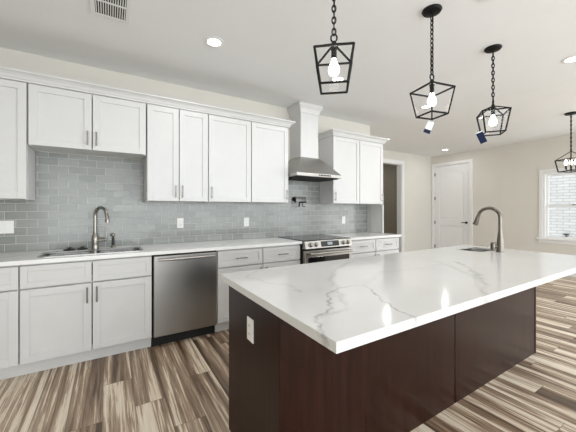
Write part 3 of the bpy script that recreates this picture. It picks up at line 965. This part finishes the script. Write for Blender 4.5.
for a, b in ((BX0 + 0.021, XS - 0.004), (XS + 0.004, BX1 - 0.021)):
    mb = MB(); mb.box(a, b, BY0, BY0 + 0.018, 0.001, 0.8775, 0.0015); mb.build('back_panel', M_WOOD, isl)
# doors on the working side
for k in range(5):
    w_ = (BX1 - BX0 - 0.05) / 5
    a = BX0 + 0.025 + k * w_
    mb = MB(); mb.box(a + .002, a + w_ - .002, BY1 - 0.045, BY1 - 0.026, 0.12, 0.868, 0.002)
    o = mb.build('door', M_WOOD, isl)
    mb = MB(); mb.cyl((a + w_ - 0.04, BY1 + 0.004, 0.68), (a + w_ - 0.04, BY1 + 0.004, 0.81), 0.0055, n=10)
    for zz in (0.70, 0.79): mb.cyl((a + w_ - 0.04, BY1 - 0.0265, zz), (a + w_ - 0.04, BY1 + 0.004, zz), 0.0045, n=8)
    mb.build('handle', M_NICKEL, o, label='brushed nickel bar handle')
VEINS = [
    ([(0.54, 0.69), (0.57, 0.73), (0.63, 0.82), (0.73, 0.89), (0.83, 1.01), (0.96, 1.09)], 0.014, 0.7),
    ([(0.96, 1.09), (1.03, 1.09), (1.11, 1.07), (1.0, 0.86), (0.95, 0.74), (0.93, 0.64), (0.9, 0.58)], 0.010, 0.7),
    ([(0.63, 0.82), (0.78, 0.86), (0.9, 1.0), (1.01, 1.22), (1.22, 1.43), (1.52, 1.58)], 0.028, 0.32),
    ([(0.75, 1.12), (0.79, 1.26), (0.72, 1.35), (0.67, 1.54), (0.79, 1.66), (0.95, 1.59)], 0.022, 0.30),
    ([(2.17, 1.18), (2.01, 0.99), (1.82, 0.86), (1.68, 0.76), (1.37, 0.61)], 0.026, 0.50),
    ([(2.07, 1.24), (1.89, 0.99), (1.75, 0.82)], 0.040, 0.28),
    ([(1.11, 1.07), (1.45, 1.22), (1.75, 1.18), (2.15, 1.19)], 0.03, 0.16),
]
M_ISLQ = quartz('island_quartz', VEINS, (0.70, 0.695, 0.68))
KX0, KX1, KY0, KY1 = 2.86, 3.22, 1.33, 1.585
mb = MB()
mb.slab_hole([(IX0, IY0), (IX1, IY0), (IX1, IY1), (IX0, IY1)], [rrect(KX0, KX1, KY0, KY1, 0.05)], 0.880, 0.914)
mb.build('countertop', M_ISLQ, isl, label='white quartz top with grey veins')
sk = thing('island_sink', 'small undermount prep sink at the far end of the island', 'sink', ((KX0 + KX1) / 2, (KY0 + KY1) / 2, 0.9))
mb = MB(); bowl(mb, KX0 + 0.001, KX1 - 0.001, KY0 + 0.001, KY1 - 0.001, 0.8995, 0.72, r=0.049); o = mb.build('bowl', M_SINK, sk, smooth=True)
mb = MB(); mb.lathe([(0, 0.722), (0.04, 0.722), (0.045, 0.724), (0.045, 0.7215)], ((KX0 + KX1) / 2, (KY0 + KY1) / 2, 0)); mb.build('drain', M_NICKEL, sk, smooth=True)
# outlet on island end
oy, oz = 1.338, 0.700
t = thing('wall_outlet', 'white outlet on the dark left end of the island', 'outlet', (BX0, oy, oz))
mb = MB(); mb.box(BX0 - 0.006, BX0 - 0.0003, oy - 0.036, oy + 0.036, oz - 0.058, oz + 0.058, 0.002); mb.build('cover_plate', M_PLAST, t)
for s_ in (-1, 1):
    mb = MB(); mb.box(BX0 - 0.0085, BX0 - 0.005, oy - 0.017, oy + 0.017, oz + s_ * 0.02 - 0.0145, oz + s_ * 0.02 + 0.0145, 0.002); so = mb.build('socket', M_PLAST, t)
    mb = MB()
    for q in (-1, 1): mb.box(BX0 - 0.0088, BX0 - 0.008, oy + q * 0.0065 - 0.0012, oy + q * 0.0065 + 0.0012, oz + s_ * 0.02 - 0.004, oz + s_ * 0.02 + 0.005)
    mb.build('slot', M_GAP, so)

# island faucet
fx, fy = 3.02, 1.245
fa = thing('island_faucet', 'tall bronze pull down gooseneck faucet standing on the island', 'faucet', (fx, fy, 0.914))
mb = MB(); mb.lathe([(0, 0.9145), (0.031, 0.9145), (0.031, 0.922), (0.029, 0.94), (0.028, 0.99), (0.022, 1.05), (0.017, 1.085), (0.0165, 1.10), (0, 1.10)], (fx, fy, 0))
mb.build('body', M_FAUC, fa, smooth=True)
ux, uy = 0.0, 1.0
rr = 0.092
path = [(0, 1.095), (0, 1.17)] + [(rr + p, z) for p, z in arc_pts(0, 1.222, rr, 180, 15, 18)]
mb = MB(); mb.tube([(fx + ux * p, fy + uy * p, z) for p, z in path], 0.0145, 16); mb.build('spout', M_FAUC, fa, smooth=True)
lp = path[-1]
mb = MB(); mb.tube([(fx, fy + lp[0], lp[1]), (fx, fy + lp[0] + 0.008, lp[1] - 0.02), (fx, fy + lp[0] + 0.022, lp[1] - 0.07), (fx, fy + lp[0] + 0.033, 1.155)], [0.0155, 0.017, 0.021, 0.024], 16)
mb.build('spray_head', M_FAUC, fa, smooth=True)
mb = MB(); mb.cyl((fx, fy, 0.965), (fx - 0.035, fy + 0.035, 0.965), 0.013); mb.lathe([(0, 0.925), (0.018, 0.925), (0.020, 0.95), (0.020, 0.985), (0.014, 1.0), (0, 1.002)], (fx - 0.04, fy + 0.04, 0))
mb.build('lever', M_FAUC, fa, smooth=True)

# ------------------------------------------------------------------ pendants
def make_pendant(loc, rot, label):
    t = thing('pendant_light', label, 'pendant light', loc, 'black lantern pendants over the island', rotz=rot)
    mb = MB(); mb.lathe([(0, -0.0005), (0.066, -0.0005), (0.068, -0.006), (0.060, -0.018), (0.030, -0.026), (0.010, -0.030), (0, -0.030)]); mb.torus((0, 0, -0.038), 0.010, 0.012, 0.003)
    mb.build('canopy', M_BLACK, t, local=True, smooth=True)
    za, ztop, zbot = -0.515, -0.582, -0.766
    mb = MB(); n = 13; z0, z1 = -0.045, -0.468
    stp = (z1 - z0) / n
    for i in range(n):
        zc = z0 + stp * (i + 0.5)
        mb.torus((0, 0, zc), 0.0105, abs(stp) * 0.64, 0.0042, Matrix.Rotation(R(90 * (i % 2)), 4, 'Z'), 14, 6)
    mb.tube([(0.004, 0.003, -0.03), (0.007, 0.0, -0.2), (0.003, 0.005, -0.35), (0, 0, -0.47)], 0.0018, 6)
    mb.build('chain', M_BLACK, t, local=True, smooth=True)
    mb = MB(); mb.torus((0, 0, -0.487), 0.017, 0.022, 0.0048); mb.lathe([(0, -0.506), (0.010, -0.506), (0.014, -0.514), (0.012, -0.526), (0, -0.53)])
    mb.build('hanging_loop', M_BLACK, t, local=True, smooth=True)
    mb = MB(); a, b, wd = 0.103, 0.0735, 0.0095
    Tt = [(-a, -a, ztop), (a, -a, ztop), (a, a, ztop), (-a, a, ztop)]
    Bt = [(-b, -b, zbot), (b, -b, zbot), (b, b, zbot), (-b, b, zbot)]
    for i in range(4):
        mb.bar(Tt[i], Tt[(i + 1) % 4], wd); mb.bar(Bt[i], Bt[(i + 1) % 4], wd); mb.bar(Tt[i], Bt[i], wd); mb.bar((0, 0, za - 0.005), Tt[i], wd * 0.9)
    fr_ = mb.build('lantern_frame', M_BLACK, t, local=True)
    for i in range(4):
        j = (i + 1) % 4
        mb = MB()
        k = 0.985
        q = [Vector(Tt[i]), Vector(Tt[j]), Vector(Bt[j]), Vector(Bt[i])]
        c = sum(q, Vector()) / 4
        q = [c + (v - c) * 0.94 for v in q]
        inn = Vector((c.x, c.y, 0)).normalized() * 0.002
        mb.faces([v + inn for v in q] + [v - inn for v in q], BOXF)
        mb.build('glass_pane', M_GLASS, fr_, local=True)
    mb = MB(); mb.cyl((0, 0, -0.525), (0, 0, -0.604), 0.0155); mb.lathe([(0, -0.545), (0.018, -0.545), (0.018, -0.552), (0, -0.552)])
    so = mb.build('socket', M_BLACK, t, local=True, smooth=True)
    mb = MB(); mb.lathe([(0, -0.603), (0.013, -0.604), (0.0145, -0.616), (0.022, -0.634), (0.029, -0.652), (0.031, -0.668), (0.028, -0.684), (0.018, -0.696), (0, -0.7005)])
    mb.build('bulb', M_BULB, so, local=True, smooth=True)
    return t
PZ = ZC
make_pendant((1.075, 1.26, PZ), R(-40.5), 'black lantern pendant over the near end of the island')
make_pendant((1.997, 1.257, PZ), R(-12.8), 'middle black lantern pendant over the island, white tag hanging below')
make_pendant((2.935, 1.266, PZ), R(37.1), 'black lantern pendant nearest the window, dark blue tag hanging below')

def hang_tag(name, label, loc, rot, dark, tilt):
    t = thing(name, label, 'tag', loc, 'tags hanging from the pendants')
    t.rotation_euler = (R(tilt[0]), R(tilt[1]), rot)
    mb = MB()
    if dark:
        mb.box(-0.027, 0.027, -0.0008, 0.0008, -0.118, -0.015, 0.0003)
        mb.build('card', M_NAVY, t, local=True)
        mb = MB(); mb.box(-0.027, 0.027, -0.0012, 0.0012, -0.020, -0.012)
        mb.build('card_edge', M_PAPER, t, local=True, label='white card edge')
    else:
        mb.box(-0.024, 0.024, -0.0008, 0.0008, -0.105, -0.012, 0.0003)
        mb.build('card', M_PAPER, t, local=True)
        mb = MB(); mb.box(-0.0241, 0.0241, -0.0012, 0.0012, -0.1055, -0.078)
        mb.build('printed_band', M_NAVY, t, local=True, label='navy blue band')
    mb = MB(); mb.torus((0, 0, -0.004), 0.005, 0.012, 0.0012, n=12, m=6)
    mb.build('tie', M_BLACK, t, local=True)
    return t
rot2 = R(-12.8)
c2, s2 = math.cos(rot2), math.sin(rot2)
b = 0.0735
zb = PZ - 0.766
hang_tag('hanging_tag', 'white hang tag with navy end below the middle pendant', (1.997 + (b * c2 - b * s2), 1.257 + (b * s2 + b * c2), zb - 0.004), R(-40), False, (0, 22))
rot3 = R(37.1); c3, s3 = math.cos(rot3), math.sin(rot3)
# far left bottom corner
hang_tag('hanging_tag', 'dark blue hang tag below the pendant nearest the window', (2.935 - b * c3 - b * s3 - 0.055, 1.266 - b * s3 + b * c3 + 0.034, zb + 0.012), R(-50), True, (0, -22))

# chandelier
cx, cy = 5.906, 1.505
ch = thing('chandelier', 'black open lantern chandelier with candle bulbs near the window', 'chandelier', (cx, cy, ZC), rotz=R(-31.5))
mb = MB(); mb.lathe([(0, -0.0005), (0.072, -0.0005), (0.074, -0.008), (0.068, -0.022), (0.02, -0.03), (0, -0.03)]); mb.build('canopy', M_BLACK, ch, local=True, smooth=True)
mb = MB(); mb.cyl((0, 0, -0.028), (0, 0, -0.60), 0.008)
for k in range(9): mb.lathe([(0.008, 0.012), (0.012, 0.006), (0.012, -0.006), (0.008, -0.012)], (0, 0, -0.06 - k * 0.062), n=12)
mb.build('stem', M_BLACK, ch, local=True, smooth=True)
za, ztop, zbot, a, b = -0.575, -0.70, -0.875, 0.125, 0.10
mb = MB(); wd = 0.012
Tt = [(-a, -a, ztop), (a, -a, ztop), (a, a, ztop), (-a, a, ztop)]; Bt = [(-b, -b, zbot), (b, -b, zbot), (b, b, zbot), (-b, b, zbot)]
for i in range(4):
    mb.bar(Tt[i], Tt[(i + 1) % 4], wd); mb.bar(Bt[i], Bt[(i + 1) % 4], wd); mb.bar(Tt[i], Bt[i], wd); mb.bar((0, 0, za), Tt[i], wd * 0.8)
mb.build('lantern_frame', M_BLACK, ch, local=True)
mb = MB(); mb.cyl((0, 0, -0.59), (0, 0, -0.86), 0.008)
for k in range(4):
    an = R(45 + 90 * k)
    mb.tube([(0, 0, -0.845), (0.03 * math.cos(an), 0.03 * math.sin(an), -0.862), (0.05 * math.cos(an), 0.05 * math.sin(an), -0.85), (0.055 * math.cos(an), 0.055 * math.sin(an), -0.835)], 0.006)
mb.build('arm_cluster', M_BLACK, ch, local=True, smooth=True)
for k in range(4):
    an = R(45 + 90 * k); x, y = 0.055 * math.cos(an), 0.055 * math.sin(an)
    mb = MB(); mb.cyl((x, y, -0.838), (x, y, -0.785), 0.011); cs = mb.build('candle_socket', M_BLACK, ch, local=True, smooth=True)
    mb = MB(); mb.lathe([(0, -0.785), (0.008, -0.785), (0.019, -0.76), (0.020, -0.745), (0.012, -0.715), (0.003, -0.695), (0, -0.694)], (x, y, 0)); mb.build('bulb', M_BULB, cs, local=True, smooth=True)

# ------------------------------------------------------------------ recessed lights, register
CANS = [(2.163, 2.466, 'round recessed ceiling light between hood and island, glimpsed through the nearest pendant'),
        (3.80, 2.48, 'round recessed ceiling light glimpsed through the middle pendant'),
        (0.77, 0.955, 'added out of view ceiling light above the near end of the island'),  # unseen lamp, added for more downlight on floor and counters
        (2.163, 0.955, 'added out of view ceiling light above the seating side of the island'),  # also an added lamp outside the view, lifts the island and floor
        (0.77, 2.48, 'round recessed ceiling light above the wall cabinets'), (4.87, 4.05, 'round recessed ceiling light above the hallway opening'),
        (6.93, 4.02, 'round recessed ceiling light in front of the far door'), (3.80, 0.955, 'round recessed ceiling light at the right between pendant and chandelier'),
        (5.95, 5.75, 'unseen ceiling light added to brighten the hallway')]  # added lamp, lifts the otherwise black hallway
for x, y, lab in CANS:
    t = thing('recessed_light', lab, 'ceiling light', (x, y, ZC), 'round recessed ceiling lights')
    mb = MB(); mb.lathe([(0.055, -0.0005), (0.085, -0.0005), (0.085, -0.004), (0.058, -0.008), (0.055, -0.004)], (0, 0, 0), n=36); mb.build('trim_ring', M_TRIM, t, local=True, smooth=True)
    mb = MB(); mb.lathe([(0, -0.0006), (0.054, -0.0006), (0.054, -0.004), (0, -0.0045)], (0, 0, 0), n=36); mb.build('lens', M_CAN, t, local=True, smooth=True)
    ld = bpy.data.lights.new('can_lamp', 'AREA'); ld.shape = 'DISK'; ld.size = 0.10; ld.energy = LAMP_W; ld.color = (0.97, 0.985, 1.0)
    lo = bpy.data.objects.new('can_lamp', ld); lo.location = (0, 0, -0.012); COL.objects.link(lo); lo.parent = t

vt = thing('ceiling_vent', 'white ceiling air vent with dark slots near the left', 'vent', (0.005, 2.39, ZC))
vx0, vx1, vy0, vy1 = -0.090, 0.102, 2.20, 2.555
mb = MB()
fo = 0.03
mb.box(vx0 - fo, vx0, vy0 - fo, vy1 + fo, ZC - 0.008, ZC - 0.0005, 0.002); mb.box(vx1, vx1 + fo, vy0 - fo, vy1 + fo, ZC - 0.008, ZC - 0.0005, 0.002)
mb.box(vx0, vx1, vy0 - fo, vy0, ZC - 0.008, ZC - 0.0005, 0.002); mb.box(vx0, vx1, vy1, vy1 + fo, ZC - 0.008, ZC - 0.0005, 0.002)
mb.box(vx0, vx1, 2.388, 2.400, ZC - 0.008, ZC - 0.0005)
mb.build('frame', M_TRIM, vt)
mb = MB(); mb.box(vx0, vx1, vy0, vy1, ZC - 0.0015, ZC - 0.0004); mb.build('duct_shade', M_GAP, vt)  # near-black sheet paints the duct's shade; the ceiling is not cut
ns = 13
for ya, yb in ((vy0, 2.388), (2.400, vy1)):
    mb = MB()
    for k in range(ns):
        x = vx0 + (k + 0.5) * (vx1 - vx0) / ns
        mb.box(x - 0.0032, x + 0.0032, ya, yb, ZC - 0.007, ZC - 0.003, M=None)
    mb.build('louvre_row', M_TRIM, vt)
